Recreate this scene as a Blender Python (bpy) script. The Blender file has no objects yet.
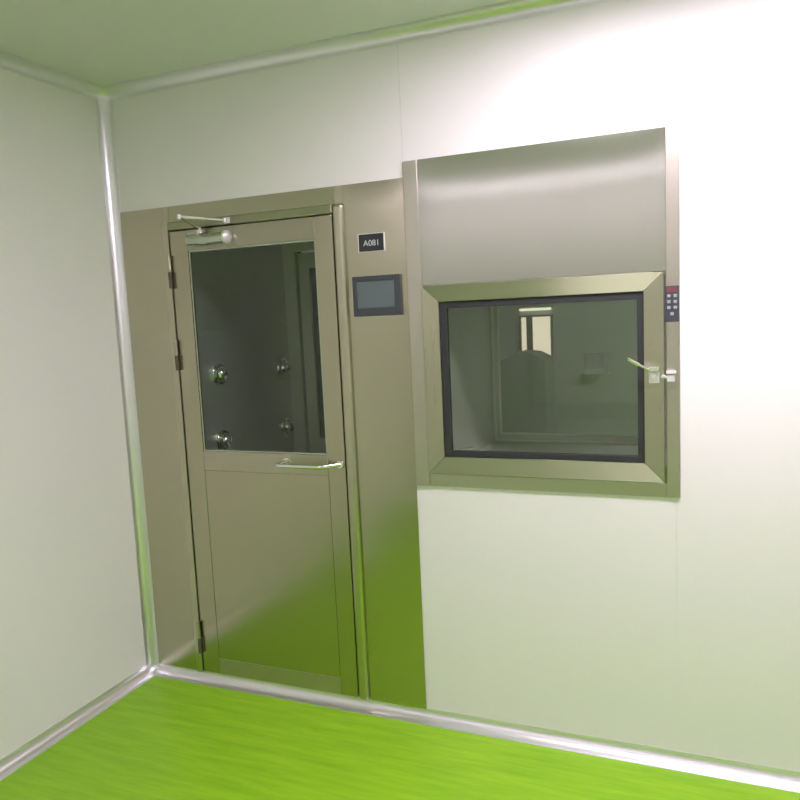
import bpy, bmesh, math, random
from mathutils import Vector, Matrix
random.seed(4)
S = bpy.context.scene
COL = S.collection
PI = math.pi

# ------------------------------------------------------------------ materials
def nodes(name):
    m = bpy.data.materials.new(name); m.use_nodes = True
    nt = m.node_tree
    return m, nt, nt.nodes['Principled BSDF']

def setin(b, **k):
    for key, v in k.items():
        b.inputs[key.replace('_', ' ')].default_value = v

def plain(name, col, rough=0.5, metal=0.0, spec=0.5):
    m, nt, b = nodes(name)
    setin(b, Base_Color=(*col, 1), Roughness=rough, Metallic=metal, Specular_IOR_Level=spec)
    return m

def steel(name, col, rough=0.26, aniso=0.5, scale=(420, 420, 9), rot=0.0, var=0.03):
    """brushed stainless sheet: fine grain drives roughness, tint and a very slight bump"""
    m, nt, b = nodes(name)
    L = nt.links.new
    tc = nt.nodes.new('ShaderNodeTexCoord')
    mp = nt.nodes.new('ShaderNodeMapping'); mp.inputs['Scale'].default_value = scale
    no = nt.nodes.new('ShaderNodeTexNoise'); no.inputs['Scale'].default_value = 1.0; no.inputs['Detail'].default_value = 3
    L(tc.outputs['Object'], mp.inputs['Vector']); L(mp.outputs[0], no.inputs['Vector'])
    big = nt.nodes.new('ShaderNodeTexNoise'); big.inputs['Scale'].default_value = 2.2; big.inputs['Detail'].default_value = 2
    L(tc.outputs['Object'], big.inputs['Vector'])
    mr = nt.nodes.new('ShaderNodeMapRange')
    mr.inputs['To Min'].default_value = rough - var * 0.5; mr.inputs['To Max'].default_value = rough + var * 0.5
    L(no.outputs['Fac'], mr.inputs['Value']); L(mr.outputs[0], b.inputs['Roughness'])
    mx = nt.nodes.new('ShaderNodeMix'); mx.data_type = 'RGBA'
    mx.inputs['A'].default_value = (*[c * 0.93 for c in col], 1); mx.inputs['B'].default_value = (*[min(1, c * 1.06) for c in col], 1)
    L(big.outputs['Fac'], mx.inputs['Factor']); L(mx.outputs['Result'], b.inputs['Base Color'])
    # very slight oil-canning of the thin sheet
    bp = nt.nodes.new('ShaderNodeBump'); bp.inputs['Strength'].default_value = 0.25; bp.inputs['Distance'].default_value = 0.004
    L(big.outputs['Fac'], bp.inputs['Height']); L(bp.outputs[0], b.inputs['Normal'])
    tg = nt.nodes.new('ShaderNodeTangent'); tg.direction_type = 'RADIAL'; tg.axis = 'Z'
    L(tg.outputs[0], b.inputs['Tangent'])
    setin(b, Metallic=1.0, Anisotropic=aniso, Anisotropic_Rotation=rot)
    return m

def painted(name, col, rough=0.33, tint=0.02):
    m, nt, b = nodes(name)
    L = nt.links.new
    tc = nt.nodes.new('ShaderNodeTexCoord')
    no = nt.nodes.new('ShaderNodeTexNoise'); no.inputs['Scale'].default_value = 1.3; no.inputs['Detail'].default_value = 4
    L(tc.outputs['Object'], no.inputs['Vector'])
    mx = nt.nodes.new('ShaderNodeMix'); mx.data_type = 'RGBA'
    mx.inputs['A'].default_value = (*[c * (1 - tint) for c in col], 1); mx.inputs['B'].default_value = (*[min(1, c * (1 + tint)) for c in col], 1)
    L(no.outputs['Fac'], mx.inputs['Factor']); L(mx.outputs['Result'], b.inputs['Base Color'])
    setin(b, Roughness=rough, Specular_IOR_Level=0.5)
    return m

def floor_mat():
    m, nt, b = nodes('green_vinyl')
    L = nt.links.new
    tc = nt.nodes.new('ShaderNodeTexCoord')
    mp = nt.nodes.new('ShaderNodeMapping'); mp.inputs['Scale'].default_value = (2.0, 16, 1); mp.inputs['Rotation'].default_value = (0, 0, 0.12)
    no = nt.nodes.new('ShaderNodeTexNoise'); no.inputs['Scale'].default_value = 1.6; no.inputs['Detail'].default_value = 6; no.inputs['Roughness'].default_value = 0.6
    L(tc.outputs['Object'], mp.inputs['Vector']); L(mp.outputs[0], no.inputs['Vector'])
    cr = nt.nodes.new('ShaderNodeValToRGB')
    cr.color_ramp.elements[0].position = 0.32; cr.color_ramp.elements[0].color = (*FLOOR_A, 1)
    cr.color_ramp.elements[1].position = 0.68; cr.color_ramp.elements[1].color = (*FLOOR_B, 1)
    L(no.outputs['Fac'], cr.inputs[0]); L(cr.outputs[0], b.inputs['Base Color'])
    setin(b, Roughness=0.42, Specular_IOR_Level=0.35)
    return m

def glass(name, tint, refl=1.0, rough=0.02):
    """window glass: tinted straight-through transmission plus a Fresnel reflection"""
    m = bpy.data.materials.new(name); m.use_nodes = True
    nt = m.node_tree; nt.nodes.clear(); L = nt.links.new
    out = nt.nodes.new('ShaderNodeOutputMaterial')
    tr = nt.nodes.new('ShaderNodeBsdfTransparent'); tr.inputs[0].default_value = (*tint, 1)
    gl = nt.nodes.new('ShaderNodeBsdfGlossy'); gl.inputs['Roughness'].default_value = rough
    gl.inputs['Color'].default_value = (refl, refl, refl, 1)
    geo = nt.nodes.new('ShaderNodeNewGeometry')
    lw = nt.nodes.new('ShaderNodeFresnel'); lw.inputs['IOR'].default_value = 1.55
    inv = nt.nodes.new('ShaderNodeMath'); inv.operation = 'SUBTRACT'; inv.inputs[0].default_value = 1.0
    L(geo.outputs['Backfacing'], inv.inputs[1])
    mu = nt.nodes.new('ShaderNodeMath'); mu.operation = 'MULTIPLY'
    L(lw.outputs[0], mu.inputs[0]); L(inv.outputs[0], mu.inputs[1])
    mix = nt.nodes.new('ShaderNodeMixShader')
    L(mu.outputs[0], mix.inputs[0]); L(tr.outputs[0], mix.inputs[1]); L(gl.outputs[0], mix.inputs[2])
    L(mix.outputs[0], out.inputs['Surface'])
    return m

def emit(name, col, strength):
    m, nt, b = nodes(name)
    setin(b, Base_Color=(*col, 1), Roughness=0.6, Emission_Color=(*col, 1), Emission_Strength=strength)
    return m

FLOOR_A = (0.205, 0.47, 0.009)
FLOOR_B = (0.31, 0.58, 0.019)
M = {}
LC = (1.0, 0.835, 1.04)
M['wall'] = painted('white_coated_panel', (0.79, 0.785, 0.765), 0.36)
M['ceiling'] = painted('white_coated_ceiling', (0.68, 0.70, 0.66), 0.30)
M['floor'] = floor_mat()
M['alu'] = plain('satin_aluminium', (0.80, 0.80, 0.82), 0.34, 0.9)
ST = (0.505, 0.485, 0.365)
V, HZ = 0.0, 0.25                     # brushed upright / brushed crosswise
M['steel'] = steel('brushed_steel', ST, 0.22, 0.85, rot=V)
M['steel_cross'] = steel('cross_brushed_steel', ST, 0.30, 0.75, rot=HZ, scale=(9, 420, 420))
M['steel_frame'] = steel('brushed_steel_frame', (0.525, 0.51, 0.385), 0.28, 0.7, rot=V)
M['steel_frame_cross'] = steel('cross_brushed_steel_frame', (0.42, 0.435, 0.295), 0.42, 0.9, rot=HZ, scale=(9, 420, 420))
M['steel_door'] = steel('brushed_steel_door', (0.465, 0.44, 0.325), 0.23, 0.4, rot=V)
M['steel_door_cross'] = steel('cross_brushed_steel_door', (0.485, 0.46, 0.36), 0.32, 0.75, rot=HZ, scale=(9, 420, 420))
M['steel_in'] = steel('chamber_steel', (0.62, 0.62, 0.57), 0.42, 0.2)
M['steel_in'].node_tree.nodes['Principled BSDF'].inputs['Metallic'].default_value = 0.7
M['steel_box'] = steel('box_steel', (0.51, 0.525, 0.45), 0.19, 0.8, rot=V)
M['steel_strip'] = steel('strip_steel', (0.55, 0.53, 0.45), 0.38, 0.4, rot=V)
M['pale_steel'] = plain('pale_satin_steel', (0.78, 0.78, 0.72), 0.45, 0.2)
M['nozzle'] = plain('polished_nozzle', (0.88, 0.88, 0.87), 0.13, 1.0)
M['rear_steel'] = plain('rear_satin_steel', (0.80, 0.79, 0.68), 0.5, 0.25)
M['dark_glass'] = glass('dark_rear_glass', (0.22, 0.25, 0.24))
M['chrome'] = plain('chrome', (0.86, 0.86, 0.86), 0.09, 1.0)
M['satin'] = plain('satin_silver', (0.50, 0.55, 0.46), 0.24, 1.0)
M['white_metal'] = plain('pale_cast_metal', (0.80, 0.79, 0.80), 0.30, 0.5)
M['hinge'] = plain('hinge_steel', (0.48, 0.45, 0.36), 0.35, 1.0)
M['dark_hinge'] = plain('dark_hinge', (0.10, 0.09, 0.06), 0.5, 0.3)
M['rubber'] = plain('black_rubber', (0.022, 0.025, 0.026), 0.55)
M['gap'] = plain('dark_seal', (0.05, 0.048, 0.034), 0.7)
M['bezel'] = plain('charcoal_plastic', (0.045, 0.05, 0.058), 0.42)
M['screen'] = plain('grey_screen', (0.105, 0.135, 0.145), 0.22)
M['black'] = plain('black_plastic', (0.022, 0.024, 0.026), 0.38)
M['digits'] = plain('pale_lettering', (0.55, 0.58, 0.60), 0.5)
M['button'] = plain('grey_button', (0.28, 0.30, 0.32), 0.5)
M['red'] = plain('red_display', (0.15, 0.045, 0.05), 0.35)
M['shower_glass'] = glass('shower_glass', (0.82, 0.87, 0.82))
M['box_glass'] = glass('box_glass', (0.86, 0.90, 0.85), 1.0)
M['lamp'] = emit('lamp_diffuser', LC, 36.0)
M['strip'] = emit('lamp_strip_diffuser', LC, 31.0)
M['far_fill'] = emit('far_fill_diffuser', LC, 30.0)  # glow of the added fill panel beyond the pass box
M['day'] = emit('daylit_window_pane', (1.0, 0.77, 0.70), 1.1)
M['tube'] = emit('tube_light', (1.0, 0.88, 0.80), 1.3)
M['frame_white'] = plain('pale_window_frame', (0.42, 0.40, 0.35), 0.5)
M['cover'] = plain('dark_cover', (0.48, 0.48, 0.45), 0.7)
M['tray'] = plain('white_tray', (0.8, 0.8, 0.74), 0.5)

# ------------------------------------------------------------------ mesh helpers
def box(bm, x0, x1, y0, y1, z0, z1, bev=0.0, seg=2):
    t = bmesh.new()
    bmesh.ops.create_cube(t, size=1.0)
    for v in t.verts:
        v.co = Vector(((x0 + x1) / 2 + v.co.x * (x1 - x0), (y0 + y1) / 2 + v.co.y * (y1 - y0), (z0 + z1) / 2 + v.co.z * (z1 - z0)))
    if bev > 0:
        bmesh.ops.bevel(t, geom=t.edges[:], offset=bev, segments=seg, profile=0.5, affect='EDGES')
    join(bm, t)

def join(bm, t):
    me = bpy.data.meshes.new('tmp'); t.to_mesh(me); t.free()
    bm.from_mesh(me); bpy.data.meshes.remove(me)

def prism(bm, pts, axis, a, b):
    """extrude a polygon (list of 2D points) along an axis; the 2D plane is the other two axes in order"""
    def P(u, v, w):
        return {'x': (w, u, v), 'y': (u, w, v), 'z': (u, v, w)}[axis]
    r0 = [bm.verts.new(P(u, v, a)) for u, v in pts]; r1 = [bm.verts.new(P(u, v, b)) for u, v in pts]
    n = len(pts)
    fs = [bm.faces.new(r0), bm.faces.new(r1[::-1])]
    for i in range(n):
        fs.append(bm.faces.new((r0[i], r1[i], r1[(i + 1) % n], r0[(i + 1) % n])))
    bmesh.ops.recalc_face_normals(bm, faces=bm.faces[:])

def tube(bm, pts, r, seg=14, cap=True):
    """round bar along a polyline (radius may be a list)"""
    pts = [Vector(p) for p in pts]; n = len(pts)
    rr = r if isinstance(r, (list, tuple)) else [r] * n
    rings = []; up = None
    for i, p in enumerate(pts):
        d = (pts[min(i + 1, n - 1)] - pts[max(i - 1, 0)]).normalized()
        if up is None:
            up = d.orthogonal().normalized()
        up = (up - d * up.dot(d)).normalized(); s = d.cross(up)
        rings.append([bm.verts.new(p + (up * math.cos(a) + s * math.sin(a)) * rr[i]) for a in [2 * PI * k / seg for k in range(seg)]])
    for a, b in zip(rings, rings[1:]):
        for k in range(seg):
            bm.faces.new((a[k], a[(k + 1) % seg], b[(k + 1) % seg], b[k]))
    if cap:
        bm.faces.new(rings[0][::-1]); bm.faces.new(rings[-1])
    bmesh.ops.recalc_face_normals(bm, faces=bm.faces[:])

def lathe(bm, prof, origin, axis, seg=28):
    """prof: list of (radius, height along axis)"""
    ax = Vector(axis).normalized(); u = ax.orthogonal().normalized(); w = ax.cross(u); o = Vector(origin)
    rings = []
    for r, h in prof:
        if r < 1e-6:
            rings.append([bm.verts.new(o + ax * h)])
        else:
            rings.append([bm.verts.new(o + ax * h + (u * math.cos(a) + w * math.sin(a)) * r) for a in [2 * PI * k / seg for k in range(seg)]])
    for a, b in zip(rings, rings[1:]):
        for k in range(seg):
            k2 = (k + 1) % seg
            if len(a) == 1 and len(b) == 1: continue
            if len(a) == 1: bm.faces.new((a[0], b[k2], b[k]))
            elif len(b) == 1: bm.faces.new((a[k], a[k2], b[0]))
            else: bm.faces.new((a[k], a[k2], b[k2], b[k]))
    bmesh.ops.recalc_face_normals(bm, faces=bm.faces[:])

def smooth_path(pts, n=6, k=0.35):
    """round the inner corners of a polyline"""
    pts = [Vector(p) for p in pts]; out = [pts[0]]
    for a, b, c in zip(pts, pts[1:], pts[2:]):
        p = b + (a - b) * k; q = b + (c - b) * k
        for i in range(n + 1):
            t = i / n
            out.append(p * (1 - t) ** 2 + b * 2 * t * (1 - t) + q * t * t)
    out.append(pts[-1])
    return out

BASE = {}
def obj(name, bm, mat, parent=None, smooth=False):
    me = bpy.data.meshes.new(name)
    if parent is not None:
        r = parent
        while r.parent: r = r.parent
        bmesh.ops.translate(bm, vec=-Vector(r.location), verts=bm.verts[:])
    bm.to_mesh(me); bm.free()
    me.materials.append(mat)
    if smooth:
        for p in me.polygons: p.use_smooth = True
        try: me.set_sharp_from_angle(angle=math.radians(40))
        except Exception: pass
    o = bpy.data.objects.new(name, me); COL.objects.link(o)
    if smooth:      # keep the large flat faces flat between their rounded edges
        w = o.modifiers.new('weighted_normal', 'WEIGHTED_NORMAL'); w.mode = 'FACE_AREA'; w.weight = 100; w.keep_sharp = True
    if parent is not None: o.parent = parent
    return o

def thing(name, label, cat, loc, group=None):
    o = bpy.data.objects.new(name, None); COL.objects.link(o)
    o.location = loc; o['label'] = label; o['category'] = cat
    if group: o['group'] = group
    o.empty_display_size = 0.1
    return o

def struct(o, label, cat):
    o['kind'] = 'structure'; o['label'] = label; o['category'] = cat
    return o

def rects_minus(x0, x1, z0, z1, holes):
    xs = sorted({x0, x1, *[min(max(v, x0), x1) for h in holes for v in h[:2]]})
    zs = sorted({z0, z1, *[min(max(v, z0), z1) for h in holes for v in h[2:]]})
    out = []
    for a, b in zip(xs, xs[1:]):
        run = None
        for c, d in zip(zs, zs[1:]):
            mx, mz = (a + b) / 2, (c + d) / 2
            inside = any(h[0] < mx < h[1] and h[2] < mz < h[3] for h in holes)
            if inside:
                if run: out.append((a, b, *run)); run = None
            else:
                run = (run[0], d) if run else (c, d)
        if run: out.append((a, b, *run))
    return out

def sheet(bm, x0, x1, z0, z1, y, bulge=0.0, soft=0.05, n=36, thick=0.004, edges='LRTB'):
    """a thin folded steel sheet facing -y, slightly pillowed towards its folded edges"""
    def f(d): return 1 - math.exp(-max(d, 0) / soft)
    g = []
    for i in range(n + 1):
        row = []
        for j in range(n + 1):
            x = x0 + (x1 - x0) * i / n; z = z0 + (z1 - z0) * j / n
            w = 1.0
            if 'L' in edges: w *= f(x - x0)
            if 'R' in edges: w *= f(x1 - x)
            if 'T' in edges: w *= f(z1 - z)
            if 'B' in edges: w *= f(z - z0)
            row.append(bm.verts.new((x, y - bulge * w, z)))
        g.append(row)
    for i in range(n):
        for j in range(n):
            bm.faces.new((g[i][j], g[i + 1][j], g[i + 1][j + 1], g[i][j + 1]))
    # folded rim back to the wall
    loop = [g[i][0] for i in range(n + 1)] + [g[n][j] for j in range(1, n + 1)] + [g[i][n] for i in range(n - 1, -1, -1)] + [g[0][j] for j in range(n - 1, 0, -1)]
    back = [bm.verts.new(v.co + Vector((0, (y + thick) - v.co.y, 0))) for v in loop]
    for k in range(len(loop)):
        k2 = (k + 1) % len(loop)
        bm.faces.new((loop[k2], loop[k], back[k], back[k2]))

def text_mesh(body, size, loc):
    cu = bpy.data.curves.new('t', 'FONT'); cu.body = body; cu.size = size; cu.extrude = 0.0004; cu.align_x = 'CENTER'; cu.align_y = 'CENTER'
    o = bpy.data.objects.new('t', cu); COL.objects.link(o)
    bpy.context.view_layer.update()
    me = bpy.data.meshes.new_from_object(o.evaluated_get(bpy.context.evaluated_depsgraph_get()))
    bm = bmesh.new(); bm.from_mesh(me)
    bmesh.ops.transform(bm, matrix=Matrix.Translation(loc) @ Matrix.Rotation(PI / 2, 4, 'X'), verts=bm.verts[:])
    bpy.data.objects.remove(o); bpy.data.curves.remove(cu); bpy.data.meshes.remove(me)
    return bm

# ------------------------------------------------------------------ the room
H, W, FRONT, FAR = 2.6, 4.5, -3.35, 5.0
R = 0.042                                                   # radius of the coving
SH = (0.0425, 1.363, 0.0425, 2.087)                           # air shower front: x0 x1 z0 z1
PB = (1.364, 2.303, 0.947, 2.143)                           # pass box front
SHO = (0.10, 1.33, -1, 2.06)                                # openings cut in the back wall
PBO = (1.40, 2.27, 0.975, 2.115)

b = bmesh.new(); box(b, -0.1, W + 0.1, FRONT - 0.1, FAR + 0.1, -0.06, 0)
struct(obj('floor', b, M['floor']), 'lime green vinyl floor', 'floor')
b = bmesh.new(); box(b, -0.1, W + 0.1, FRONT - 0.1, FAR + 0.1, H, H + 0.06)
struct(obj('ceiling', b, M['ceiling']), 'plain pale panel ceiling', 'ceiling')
b = bmesh.new(); box(b, -0.06, 0, FRONT, FAR, 0, H)
struct(obj('wall_left', b, M['wall']), 'white panel wall left of the corner, beside the air shower', 'wall')
b = bmesh.new(); box(b, W, W + 0.06, FRONT, FAR, 0, H)
struct(obj('wall_right', b, M['wall']), 'white panel wall closing the room beyond the pass box side', 'wall')
b = bmesh.new(); box(b, 0, W, FRONT - 0.06, FRONT, 0, H)
struct(obj('wall_front', b, M['wall']), 'white panel wall facing the air shower and pass box', 'wall')
b = bmesh.new()
holes = [SHO, PBO]
for r in rects_minus(0, W, 0, H, holes): box(b, r[0], r[1], 0.003, 0.06, r[2], r[3])
for (xa, xb) in ((0, 1.3630), (1.3637, 2.2900), (2.2907, W)):    # coated skins, a hairline joint between panels
    for r in rects_minus(xa, xb, 0, H, holes): box(b, r[0], r[1], 0, 0.003, r[2], r[3])
struct(obj('wall_back', b, M['wall']), 'white panel wall holding the air shower and the pass box', 'wall')
b = bmesh.new(); box(b, 0, W, FAR, FAR + 0.06, 0, H)
struct(obj('wall_far', b, M['wall']), 'dim wall of the next room seen through the pass box glass', 'wall')

def cove_profile(n=14):
    """concave quarter round between two planes meeting at (0,0), opening to (+,+)"""
    e = 0.0035
    pts = [(0, 0), (R + e, 0), (R + e, 0.0012)]
    for i in range(n + 1):
        a = -PI / 2 - (PI / 2) * i / n
        pts.append((R + R * math.cos(a), R + R * math.sin(a) + 0.0))
    pts = pts[:3] + [(max(u, 0.0012), max(v, 0.0012)) for u, v in pts[3:]] + [(0.0012, R + e), (0, R + e)]
    return pts

def cove(axis, a, b_, fu, fv):
    bm = bmesh.new()
    prism(bm, [(fu(u), fv(v)) for u, v in cove_profile()], axis, a, b_)
    return bm
def corner_patch(bm, c, sx, sy, sz, n=10):
    """concave ball corner where three covings meet"""
    g = []
    for i in range(n + 1):
        th = (PI / 2) * i / n
        row = []
        for j in range(n + 1):
            ph = (PI / 2) * j / n
            row.append(bm.verts.new((c[0] + sx * R * math.sin(th) * math.cos(ph), c[1] + sy * R * math.sin(th) * math.sin(ph), c[2] + sz * R * math.cos(th))))
        g.append(row)
    for i in range(n):
        for j in range(n):
            try: bm.faces.new((g[i][j], g[i + 1][j], g[i + 1][j + 1], g[i][j + 1]))
            except ValueError: pass
    bmesh.ops.remove_doubles(bm, verts=bm.verts[:], dist=1e-5)

E_ = 0.0
struct(obj('baseboard_back', cove('x', R, W, lambda u: -u, lambda v: v), M['alu'], smooth=True), 'aluminium floor coving under the air shower', 'coving')
struct(obj('baseboard_left', cove('y', FRONT, -R, lambda u: u, lambda v: v), M['alu'], smooth=True), 'aluminium floor coving along the left wall', 'coving')
struct(obj('trim_1', cove('x', R, W, lambda u: -u, lambda v: H - v), M['alu'], smooth=True), 'aluminium ceiling coving above the air shower wall', 'coving')
struct(obj('trim_2', cove('y', FRONT, -R, lambda u: u, lambda v: H - v), M['alu'], smooth=True), 'aluminium ceiling coving along the left wall', 'coving')
bm = cove('z', R, H - R, lambda u: u, lambda v: -v)
corner_patch(bm, (R, -R, H - R), -1, 1, 1)
corner_patch(bm, (R, -R, R), -1, 1, -1)
struct(obj('trim_3', bm, M['alu'], smooth=True), 'upright aluminium coving in the corner of the two walls', 'coving')

# ------------------------------------------------------------------ air shower
A = thing('air_shower', 'stainless steel air shower with a glazed door set in the white wall', 'air shower', (0.70, 0.0, 0.0))
Y0 = -0.005
# front cladding: left column, header, right column
b = bmesh.new(); sheet(b, SH[0], 0.266, SH[2], SH[3], Y0, 0.0022, 0.06, edges='TR')
obj('column_panel', b, M['steel'], A, True)
b = bmesh.new(); sheet(b, 0.3005, 1.0795, 2.0215, SH[3], Y0, 0.0, 0.03, n=8)
# the strip of the left column above the door casing
sheet(b, 0.2665, 0.2990, 2.0215, SH[3], Y0, 0.0, 0.03, n=4)
obj('header_panel', b, M['steel_cross'], A, True)
b = bmesh.new(); sheet(b, 1.1170, SH[1] - 0.001, SH[2], SH[3], Y0, 0.0042, 0.070, edges='TRL')
sheet(b, 1.0800, 1.1165, 2.0215, SH[3], Y0, 0.0, 0.03, n=4)
obj('column_panel', b, M['steel'], A, True)

# door casing with a rounded outer edge
b = bmesh.new()
box(b, 0.267, 0.299, -0.020, 0.05, SH[2], 2.021, 0.002, 2)
box(b, 1.0725, 1.1165, -0.022, 0.05, SH[2], 2.021, 0.014, 5)
cas = obj('door_casing', b, M['steel_frame'], A, True)
b = bmesh.new(); box(b, 0.2992, 1.0722, -0.020, 0.05, 1.986, 2.021, 0.006, 3)
obj('casing_head', b, M['steel_frame_cross'], cas, True)
b = bmesh.new()      # dark rebate seen in the gap round the door
box(b, 0.2992, 0.3110, 0.012, 0.05, SH[2], 1.986); box(b, 1.0605, 1.0723, 0.012, 0.05, SH[2], 1.986); box(b, 0.311, 1.0605, 0.012, 0.05, 1.974, 1.986)
obj('seal', b, M['gap'], cas)

# the door leaf
DX0, DX1, DZ0, DZ1 = 0.3030, 1.0680, 0.0475, 1.9820
GX0, GX1, GZ0, GZ1 = 0.390, 0.991, 1.052, 1.898
b = bmesh.new(); F = -0.014
box(b, GX0 - 0.02, GX1 + 0.02, 0.0105, 0.012, DZ0, GZ0)
door = obj('door', b, M['steel_door'], A)
for (a, c) in ((DX0, GX0 - 0.0004), (GX1 + 0.0004, DX1)):
    b = bmesh.new(); box(b, a, c, F, 0.010, DZ0, DZ1, 0.0012, 1); obj('stile', b, M['steel_door'], door, True)
for (d, e) in ((GZ1, DZ1), (0.969, GZ0), (DZ0, 0.119)):
    b = bmesh.new(); box(b, GX0, GX1, F, 0.010, d, e, 0.0012, 1); obj('rail', b, M['steel_door_cross'], door, True)
b = bmesh.new(); sheet(b, GX0 + 0.0008, GX1 - 0.0008, 0.1198, 0.9680, F + 0.0015, 0.0012, 0.05, edges='LRTB', thick=0.004)
obj('lower_panel', b, M['steel_door'], door, True)
b = bmesh.new(); box(b, GX0 + 0.001, GX1 - 0.001, -0.004, 0.002, GZ0 + 0.001, GZ1 - 0.001)
obj('glass', b, M['shower_glass'], door)
b = bmesh.new()
for (a, c, d, e) in ((GX0, GX0 + 0.007, GZ0, GZ1), (GX1 - 0.007, GX1, GZ0, GZ1), (GX0 + 0.007, GX1 - 0.007, GZ1 - 0.007, GZ1), (GX0 + 0.007, GX1 - 0.007, GZ0, GZ0 + 0.007)):
    box(b, a, c, -0.0095, -0.0042, d, e, 0.001, 1)
obj('glazing_bead', b, M['satin'], door, True)
# hinges astride the gap
for (za, zb) in ((1.748, 1.884), (1.402, 1.530), (0.139, 0.276)):
    b = bmesh.new(); zm = (za + zb) / 2
    tube(b, [(0.3005, -0.027, zm + 0.001), (0.3005, -0.027, zb)], 0.0075)
    box(b, 0.2925, 0.3005, -0.024, -0.0202, za, zb, 0.001, 1)
    hg = obj('hinge', b, M['hinge'], door, True)
    b = bmesh.new()
    tube(b, [(0.3005, -0.027, za), (0.3005, -0.027, zm - 0.001)], 0.0078)
    box(b, 0.3035, 0.3150, -0.0185, -0.0142, za, zm, 0.001, 1)
    obj('hinge', b, M['dark_hinge'], door, True)
# pull handle: a bar on two angled posts
b = bmesh.new()
path = smooth_path([(0.803, -0.0140, 1.022), (0.779, -0.062, 1.013), (0.984, -0.062, 1.013), (1.047, -0.0140, 1.017)], 6, 0.16)
tube(b, path, 0.0085, 14)
for (x, z) in ((0.803, 1.022), (1.047, 1.017)): lathe(b, [(0, 0.006), (0.015, 0.006), (0.017, 0.003), (0.017, 0.0)], (x, -0.0142, z), (0, -1, 0))
obj('pull_handle', b, M['chrome'], door, True)

# door closer: body on the leaf, folding arm up to the casing
b = bmesh.new()
box(b, 0.402, 0.608, -0.020, -0.0142, 1.912, 1.966, 0.002, 2)
clo = obj('door_closer', b, M['satin'], A, True); clo['label'] = 'silver door closer at the top of the door'
b = bmesh.new()
lathe(b, [(0, 0), (0.019, 0), (0.0215, 0.004), (0.0225, 0.060), (0.026, 0.066), (0.026, 0.096), (0.0225, 0.102), (0.0225, 0.182)], (0.418, -0.043, 1.935), (1, 0, 0))
tube(b, [(0.478, -0.043, 1.947), (0.478, -0.043, 1.969)], 0.017)
obj('cylinder', b, M['satin'], clo, True)
b = bmesh.new(); lathe(b, [(0.0225, 0.0), (0.027, 0.001), (0.0275, 0.012), (0.022, 0.018), (0.008, 0.020), (0, 0.020)], (0.6002, -0.043, 1.935), (1, 0, 0))
obj('end_cap', b, M['white_metal'], clo, True)
pin, elb, sho = Vector((0.478, -0.043, 1.980)), Vector((0.467, -0.150, 2.016)), Vector((0.598, -0.034, 2.002))
b = bmesh.new(); tube(b, [pin + Vector((0, 0, -0.010)), pin + Vector((0, 0, 0.006))], 0.009); tube(b, [pin, elb], [0.0075, 0.005])
obj('arm', b, M['hinge'], clo, True)
b = bmesh.new(); tube(b, [elb, elb * 0.45 + sho * 0.55], 0.0052); tube(b, [elb * 0.45 + sho * 0.55, sho], 0.0038)
tube(b, [elb + Vector((0, 0, -0.010)), elb + Vector((0, 0, 0.008))], 0.0085)
obj('arm', b, M['white_metal'], clo, True)
b = bmesh.new(); box(b, 0.586, 0.614, -0.0245, -0.0202, 1.990, 2.014, 0.001, 1); tube(b, [sho + Vector((0, 0.012, 0)), sho], 0.006); tube(b, [sho + Vector((0, 0, -.008)), sho + Vector((0, 0, .008))], 0.0075)
obj('shoe', b, M['white_metal'], clo, True)

# small indicator display and touch panel on the right column
b = bmesh.new()
for r in rects_minus(1.1740, 1.2815, 1.8320, 1.8995, [(1.1765, 1.2785, 1.8340, 1.8970)]): box(b, r[0], r[1], -0.016, -0.0065, r[2], r[3], 0.0008, 1)
ind = obj('indicator', b, M['white_metal'], A, True); ind['label'] = 'small black indicator with pale characters'
b = bmesh.new(); box(b, 1.1767, 1.2783, -0.0145, -0.0065, 1.8342, 1.8968)
obj('display', b, M['black'], ind)
obj('lettering', text_mesh('A081', 0.031, (1.2290, -0.0150, 1.8630)), M['digits'], ind)
b = bmesh.new()
for r in rects_minus(1.144, 1.338, 1.593, 1.743, [(1.162, 1.316, 1.624, 1.7245)]): box(b, r[0], r[1], -0.022, -0.0065, r[2], r[3], 0.002, 2)
tp = obj('touch_panel', b, M['bezel'], A, True); tp['label'] = 'touch panel with a charcoal bezel and grey screen'
b = bmesh.new(); box(b, 1.1615, 1.3165, -0.019, -0.0065, 1.6235, 1.7250)
obj('screen', b, M['screen'], tp)

# chamber behind the front
CX0, CX1, CY1 = 0.300, 1.10, 0.885
b = bmesh.new()
box(b, CX0 - 0.03, CX0, 0.062, CY1, 0.0, 1.566); box(b, CX0 - 0.03, CX0, 0.062, CY1, 1.576, 2.06); box(b, CX0 - 0.03, CX0 - 0.018, 0.062, CY1, 1.566, 1.576)
sw = obj('side_wall', b, M['steel_in'], A)
b = bmesh.new(); box(b, CX1, CX1 + 0.03, 0.062, CY1, 0, 2.06)
obj('side_wall', b, M['steel_in'], A)
b = bmesh.new(); box(b, CX0 - 0.03, CX1 + 0.03, 0.062, CY1 + 0.05, 2.0605, 2.09)
obj('roof', b, M['steel_in'], A)
b = bmesh.new()
for r in rects_minus(CX0 - 0.03, CX1 + 0.03, 0, 2.06, [(0.374, 1.026, -1, 1.95)]): box(b, r[0], r[1], CY1 + 0.001, CY1 + 0.05, r[2], r[3])
obj('rear_frame', b, M['rear_steel'], A)
b = bmesh.new()
for r in rects_minus(0.390, 1.010, 0.02, 1.940, [(0.452, 0.948, 0.95, 1.86)]): box(b, r[0], r[1], CY1 + 0.006, CY1 + 0.045, r[2], r[3])
rdr = obj('rear_door', b, M['rear_steel'], A)
b = bmesh.new(); box(b, 0.4525, 0.9475, CY1 + 0.022, CY1 + 0.028, 0.9505, 1.8595)
obj('glass', b, M['dark_glass'], rdr)
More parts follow.
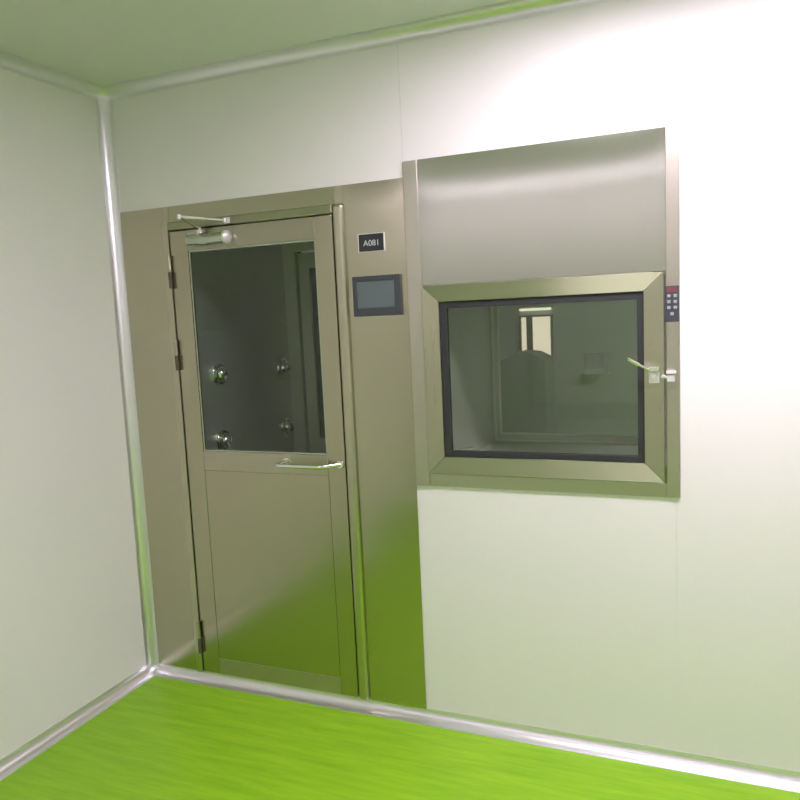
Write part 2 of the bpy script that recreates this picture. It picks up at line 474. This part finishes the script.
b = bmesh.new()      # dark rebate round the rear door
box(b, 0.3745, 0.3895, CY1 + 0.03, CY1 + 0.05, 0.0, 1.9495); box(b, 1.0105, 1.0255, CY1 + 0.03, CY1 + 0.05, 0.0, 1.9495)
obj('seal', b, M['gap'], rdr)
b = bmesh.new(); box(b, CX0 + 0.0005, CX1 - 0.0005, 0.062, CY1, 0.0005, 0.012)
obj('chamber_floor', b, M['steel_in'], A)
for (y, z) in ((0.250, 1.360), (0.810, 1.343), (0.246, 1.050), (0.810, 1.025)):
    b = bmesh.new()
    prof = [(0.0, 0.0), (0.054, 0.0), (0.0545, 0.006), (0.052, 0.012), (0.047, 0.016), (0.041, 0.016), (0.038, 0.011)]
    obj('nozzle', (lathe(b, prof, (CX0 + 0.0006, y, z), (1, 0, 0)), b)[1], M['nozzle'], A, True)
    nz = [o for o in A.children if o.name.startswith('nozzle')][-1]
    b = bmesh.new()      # swivelling ball with a jet hole, turned a little down and out
    ax = Vector((1, -0.25, -0.35)).normalized(); c = Vector((CX0 + 0.012, y, z)); rad = 0.037
    prof = [(rad * math.cos(t), rad * math.sin(t)) for t in [i * (PI / 2 - 0.42) / 10 for i in range(11)]]
    r_, h_ = prof[-1]; prof += [(r_ * 0.8, h_ - 0.002), (r_ * 0.75, h_ - 0.03), (0, h_ - 0.03)]
    lathe(b, prof, c, ax)
    obj('ball', b, M['nozzle'], nz, True)

# ------------------------------------------------------------------ pass box
P = thing('pass_box', 'stainless steel pass box with a framed glass door in the white wall', 'pass box', (1.83, 0.0, PB[2]))
YP = -0.007
b = bmesh.new(); sheet(b, 1.4205, 2.2615, 1.6955, PB[3], YP, 0.0030, 0.070, n=48, edges='LRT')
obj('upper_panel', b, M['steel_box'], P, True)
b = bmesh.new(); box(b, PB[0], 1.4195, YP - 0.004, -0.001, PB[2], PB[3], 0.003, 3); obj('side_strip', b, M['steel_strip'], P, True)
b = bmesh.new(); box(b, 2.2608, PB[1], YP - 0.003, -0.001, PB[2], PB[3], 0.0025, 3); obj('side_strip', b, M['steel_strip'], P, True)
b = bmesh.new(); box(b, 1.4202, 2.2600, YP - 0.001, -0.001, PB[2], 0.9945, 0.0015, 2); obj('sill_strip', b, M['steel_strip'], P, True)

FX0, FX1, FZ0, FZ1 = 1.4260, 2.2550, 1.0000, 1.6910        # door frame outside
QX0, QX1, QZ0, QZ1 = 1.4870, 2.1930, 1.0640, 1.6330        # gasket outside
KX0, KX1, KZ0, KZ1 = 1.5140, 2.1715, 1.0855, 1.6085        # glass
yo, yi = -0.030, -0.025
def bar(bm, o0, o1, i0, i1):
    """mitred bar between outer edge o0-o1 and inner edge i0-i1 (x,z), sloping back towards the glass"""
    q = []
    for (x, z), y in ((o0, yo), (o1, yo), (i1, yi), (i0, yi)): q.append(bm.verts.new((x, y, z)))
    k = [bm.verts.new((v.co.x, -0.001, v.co.z)) for v in q]
    bm.faces.new(q); bm.faces.new(k[::-1])
    for n in range(4): bm.faces.new((q[n], k[n], k[(n + 1) % 4], q[(n + 1) % 4]))
g = 0.0004
b = bmesh.new()
for r in rects_minus(FX0 + 0.002, FX1 - 0.002, FZ0 + 0.002, FZ1 - 0.002, [(QX0, QX1, QZ0, QZ1)]): box(b, r[0], r[1], -0.0009, 0.004, r[2], r[3])
bd = obj('door', b, M['steel_frame'], P)
for nm, mt, q in (('rail', 'steel_frame_cross', ((FX0, FZ1), (FX1, FZ1), (QX0, QZ1), (QX1, QZ1))), ('rail', 'steel_frame_cross', ((FX0, FZ0), (FX1, FZ0), (QX0, QZ0), (QX1, QZ0))),
                  ('stile', 'steel_frame', ((FX0, FZ0 + g), (FX0, FZ1 - g), (QX0, QZ0 + g), (QX0, QZ1 - g))), ('stile', 'steel_frame', ((FX1, FZ0 + g), (FX1, FZ1 - g), (QX1, QZ0 + g), (QX1, QZ1 - g)))):
    b = bmesh.new(); bar(b, *q); bmesh.ops.recalc_face_normals(b, faces=b.faces[:])
    bmesh.ops.bevel(b, geom=b.edges[:], offset=0.0014, segments=2, profile=0.5, affect='EDGES')
    obj(nm, b, M[mt], bd, True)
b = bmesh.new()
for r in rects_minus(QX0 + 0.0005, QX1 - 0.0005, QZ0 + 0.0005, QZ1 - 0.0005, [(KX0, KX1, KZ0, KZ1)]): box(b, r[0], r[1], -0.0165, 0.004, r[2], r[3], 0.001, 1)
obj('gasket', b, M['rubber'], bd)
b = bmesh.new(); box(b, KX0, KX1, -0.010, -0.004, KZ0, KZ1)
obj('glass', b, M['box_glass'], bd)

# latch: plate, hub and lever on the door, keeper on the strip
b = bmesh.new()
box(b, 2.2075, 2.2405, -0.034, -0.0265, 1.333, 1.388, 0.003, 2)
la = obj('latch', b, M['white_metal'], bd, True)
b = bmesh.new()
box(b, 2.2065, 2.2420, -0.052, -0.0345, 1.372, 1.389, 0.003, 2)
tube(b, [(2.224, -0.034, 1.358), (2.224, -0.050, 1.358)], 0.0095)
hub = Vector((2.216, -0.046, 1.374)); tip = Vector((2.147, -0.080, 1.4165))
pts = [hub, hub.lerp(tip, 0.3), hub.lerp(tip, 0.5), hub.lerp(tip, 0.56), tip]
tube(b, pts, [0.0055, 0.0045, 0.0045, 0.0068, 0.0058], 12)
obj('lever', b, M['chrome'], bd, True)
b = bmesh.new()
box(b, 2.2635, 2.2885, -0.030, -0.0105, 1.336, 1.360, 0.003, 2); box(b, 2.2615, 2.2915, -0.036, -0.0105, 1.362, 1.372, 0.002, 2)
tube(b, [(2.250, -0.034, 1.356), (2.2640, -0.024, 1.350)], 0.006)
obj('keeper', b, M['white_metal'], P, True)

# keypad
b = bmesh.new(); box(b, 2.2580, 2.3015, -0.0165, -0.0102, 1.5305, 1.6465, 0.002, 2)
kp = obj('keypad', b, M['bezel'], P, True); kp['label'] = 'small black keypad with grey buttons'
b = bmesh.new(); box(b, 2.2640, 2.2955, -0.0178, -0.0166, 1.6240, 1.6420, 0.0004, 1)
obj('display', b, M['red'], kp)
for (x, z) in ((2.2700, 1.6135), (2.2895, 1.6135), (2.2700, 1.5945), (2.2895, 1.5945), (2.2700, 1.5760), (2.2895, 1.5760), (2.2797, 1.5560)):
    b = bmesh.new(); box(b, x - 0.0052, x + 0.0052, -0.0190, -0.0166, z - 0.0052, z + 0.0052, 0.0015, 2)
    obj('button', b, M['button'], kp, True)

# chamber: left, right, floor, top, and a glazed rear door
BX0, BX1, BY1, BZ0, BZ1 = 1.486, 2.205, 0.68, 1.000, 1.68
b = bmesh.new()
box(b, BX0 - 0.02, BX0, 0.0, BY1, BZ0 - 0.02, BZ1 + 0.02); box(b, BX1, BX1 + 0.02, 0.0, BY1, BZ0 - 0.02, BZ1 + 0.02)
box(b, BX0, BX1, 0.0, BY1, BZ0 - 0.02, BZ0); box(b, BX0, BX1, 0.0, BY1, BZ1, BZ1 + 0.02)
obj('chamber', b, M['steel_in'], P)
b = bmesh.new()
for r in rects_minus(BX0 - 0.02, BX1 + 0.02, BZ0 - 0.02, BZ1 + 0.02, [(BX0 + 0.026, BX1 - 0.030, BZ0 + 0.032, BZ1 - 0.03)]): box(b, r[0], r[1], BY1 + 0.001, BY1 + 0.035, r[2], r[3], 0.002, 1)
rd = obj('rear_door', b, M['steel_in'], P, True)
b = bmesh.new(); box(b, BX0 + 0.0265, BX1 - 0.0305, BY1 + 0.018, BY1 + 0.024, BZ0 + 0.0325, BZ1 - 0.0305)
obj('glass', b, M['box_glass'], rd)
b = bmesh.new(); box(b, BX0 + 0.0005, BX0 + 0.014, BY1 - 0.014, BY1 - 0.0005, BZ0 + 0.001, BZ1 - 0.001, 0.001, 1); box(b, BX0 + 0.0145, BX1 - 0.001, BY1 - 0.014, BY1 - 0.0005, BZ0 + 0.0005, BZ0 + 0.012, 0.001, 1)
obj('corner_bead', b, M['pale_steel'], P, True)
b = bmesh.new(); box(b, BX0 + 0.0265, BX0 + 0.0325, BY1 + 0.002, BY1 + 0.0175, BZ0 + 0.033, BZ1 - 0.031, 0.001, 1); box(b, BX0 + 0.033, BX1 - 0.031, BY1 + 0.002, BY1 + 0.0175, BZ0 + 0.0325, BZ0 + 0.038, 0.001, 1)
obj('glazing_bead', b, M['pale_steel'], rd, True)

b = bmesh.new(); tube(b, smooth_path([(BX0 + 0.0006, 0.085, 1.066), (BX0 + 0.014, 0.090, 1.066), (BX0 + 0.014, 0.300, 1.040), (BX0 + 0.0006, 0.305, 1.040)], 5, 0.3), 0.006, 10)
obj('glint_rod', b, M['chrome'], P, True)  # made-up chrome rod, stands in for a small glint low on the left

# ------------------------------------------------------------------ next room, seen through the pass box
yw = FAR - 0.001
WX0, WX1, WZ0, WZ1 = 0.600, 0.940, 1.06, 1.53
b = bmesh.new()
for r in rects_minus(WX0, WX1, WZ0, WZ1, [(WX0 + 0.02, 0.674, WZ0 + 0.02, WZ1 - 0.02), (0.736, WX1 - 0.02, WZ0 + 0.02, WZ1 - 0.02)]): box(b, r[0], r[1], yw - 0.04, yw, r[2], r[3])
wf = struct(obj('window_1', b, M['frame_white']), 'bright window of the next room seen through the pass box glass', 'window')
for (xa, xb) in ((WX0 + 0.0205, 0.6735), (0.7365, WX1 - 0.0205)):
    b = bmesh.new(); box(b, xa, xb, yw - 0.02, yw - 0.012, WZ0 + 0.0205, WZ1 - 0.0205)
    obj('pane', b, M['day'], wf)
t = thing('wall_light', 'slim lit strip above the bright window in the next room', 'light', (0.77, FAR, 1.58))
b = bmesh.new(); box(b, 0.600, 0.940, yw - 0.03, yw, 1.598, 1.615, 0.002, 1); obj('bracket', b, M['frame_white'], t)
b = bmesh.new(); tube(b, [(0.61, yw - 0.045, 1.587), (0.93, yw - 0.045, 1.587)], 0.013); obj('tube', b, M['tube'], t, True)

t = thing('cabinet', 'grey sloping-topped cabinet below the bright window in the next room', 'cabinet', (0.76, 4.38, 0.0))
b = bmesh.new(); prism(b, [(0.50, 0.06), (1.02, 0.06), (1.02, 1.12), (0.90, 1.185), (0.76, 1.20), (0.68, 1.15), (0.50, 1.10)], 'y', 4.15, 4.60); obj('body', b, M['cover'], t)
for (x, y) in ((0.55, 4.2), (0.97, 4.2), (0.55, 4.55), (0.97, 4.55)):
    b = bmesh.new(); tube(b, [(x, y, 0), (x, y, 0.0595)], 0.02); obj('foot', b, M['rubber'], t)


RX0, RX1, RZ = 1.24, 1.50, 0.93
t = thing('wire_rack', 'pale wire rack on the far wall seen through the pass box glass', 'rack', ((RX0 + RX1) / 2, FAR, RZ))
b = bmesh.new()
for z in (RZ, RZ + 0.20):
    tube(b, [(RX0, yw - 0.01, z), (RX1, yw - 0.01, z)], 0.006, 8)
tube(b, [(RX0, yw - 0.16, RZ), (RX1, yw - 0.16, RZ)], 0.006, 8)
for x in (RX0, RX1): tube(b, [(x, yw - 0.01, RZ), (x, yw - 0.16, RZ)], 0.006, 8)
for k in range(7): x = RX0 + 0.02 + 0.036 * k; tube(b, [(x, yw - 0.01, RZ), (x, yw - 0.01, RZ + 0.20)], 0.005, 6)
obj('wire_frame', b, M['pale_steel'], t, True)
b = bmesh.new(); box(b, RX0 + 0.03, RX1 - 0.07, yw - 0.15, yw - 0.03, RZ + 0.0065, RZ + 0.05, 0.004, 1)
ty = obj('tray', b, M['tray']); ty['label'] = 'small white tray lying on the wire rack in the next room'; ty['category'] = 'tray'

# ------------------------------------------------------------------ lamps
def lamp(x0, x1, y0, y1, label, mat):
    t = thing('ceiling_light', label, 'ceiling light', ((x0 + x1) / 2, (y0 + y1) / 2, H - 0.0205), 'flush ceiling light panels')
    b = bmesh.new()
    for (a, c, d, e) in ((x0, x1, y0, y0 + 0.02), (x0, x1, y1 - 0.02, y1), (x0, x0 + 0.02, y0 + 0.02, y1 - 0.02), (x1 - 0.02, x1, y0 + 0.02, y1 - 0.02)):
        box(b, a, c, d, e, H - 0.020, H - 0.0005)
    obj('frame', b, M['alu'], t)
    b = bmesh.new(); box(b, x0 + 0.0205, x1 - 0.0205, y0 + 0.0205, y1 - 0.0205, H - 0.014, H - 0.004)
    obj('diffuser', b, mat, t)
lamp(1.75, 3.25, -0.98, -0.58, 'flush lit panel in the ceiling in front of the pass box', M['lamp'])
lamp(0.06, 3.10, -3.12, -3.02, 'slim lit strip in the ceiling behind the viewer', M['strip'])
lamp(2.2, 3.4, 2.6, 2.9, 'unseen lit panel added in the ceiling to brighten the next room', M['far_fill'])  # added out of view to brighten what shows through the pass box

wd = bpy.data.worlds.new('World'); S.world = wd; wd.use_nodes = True
wd.node_tree.nodes['Background'].inputs[0].default_value = (0.8, 0.85, 0.8, 1)
wd.node_tree.nodes['Background'].inputs[1].default_value = 0.0

# ------------------------------------------------------------------ camera
cd = bpy.data.cameras.new('camera'); cam = bpy.data.objects.new('camera', cd); COL.objects.link(cam)
cd.sensor_fit = 'HORIZONTAL'; cd.sensor_width = 36.0; cd.lens = 738.641 / 800 * 36.0
cam.location = (2.3832, -2.5678, 1.5919)
cam.rotation_euler = (1.4564, 0.0461, 0.3910)
cd.clip_start = 0.05
S.camera = cam

S.view_settings.view_transform = 'Standard'; S.view_settings.look = 'None'
S.view_settings.gamma = 1.0; S.view_settings.exposure = -0.12
S.view_settings.use_curve_mapping = False
S.cycles.max_bounces = 12; S.cycles.diffuse_bounces = 6; S.cycles.glossy_bounces = 6; S.cycles.transparent_max_bounces = 12
S.cycles.use_denoising = True
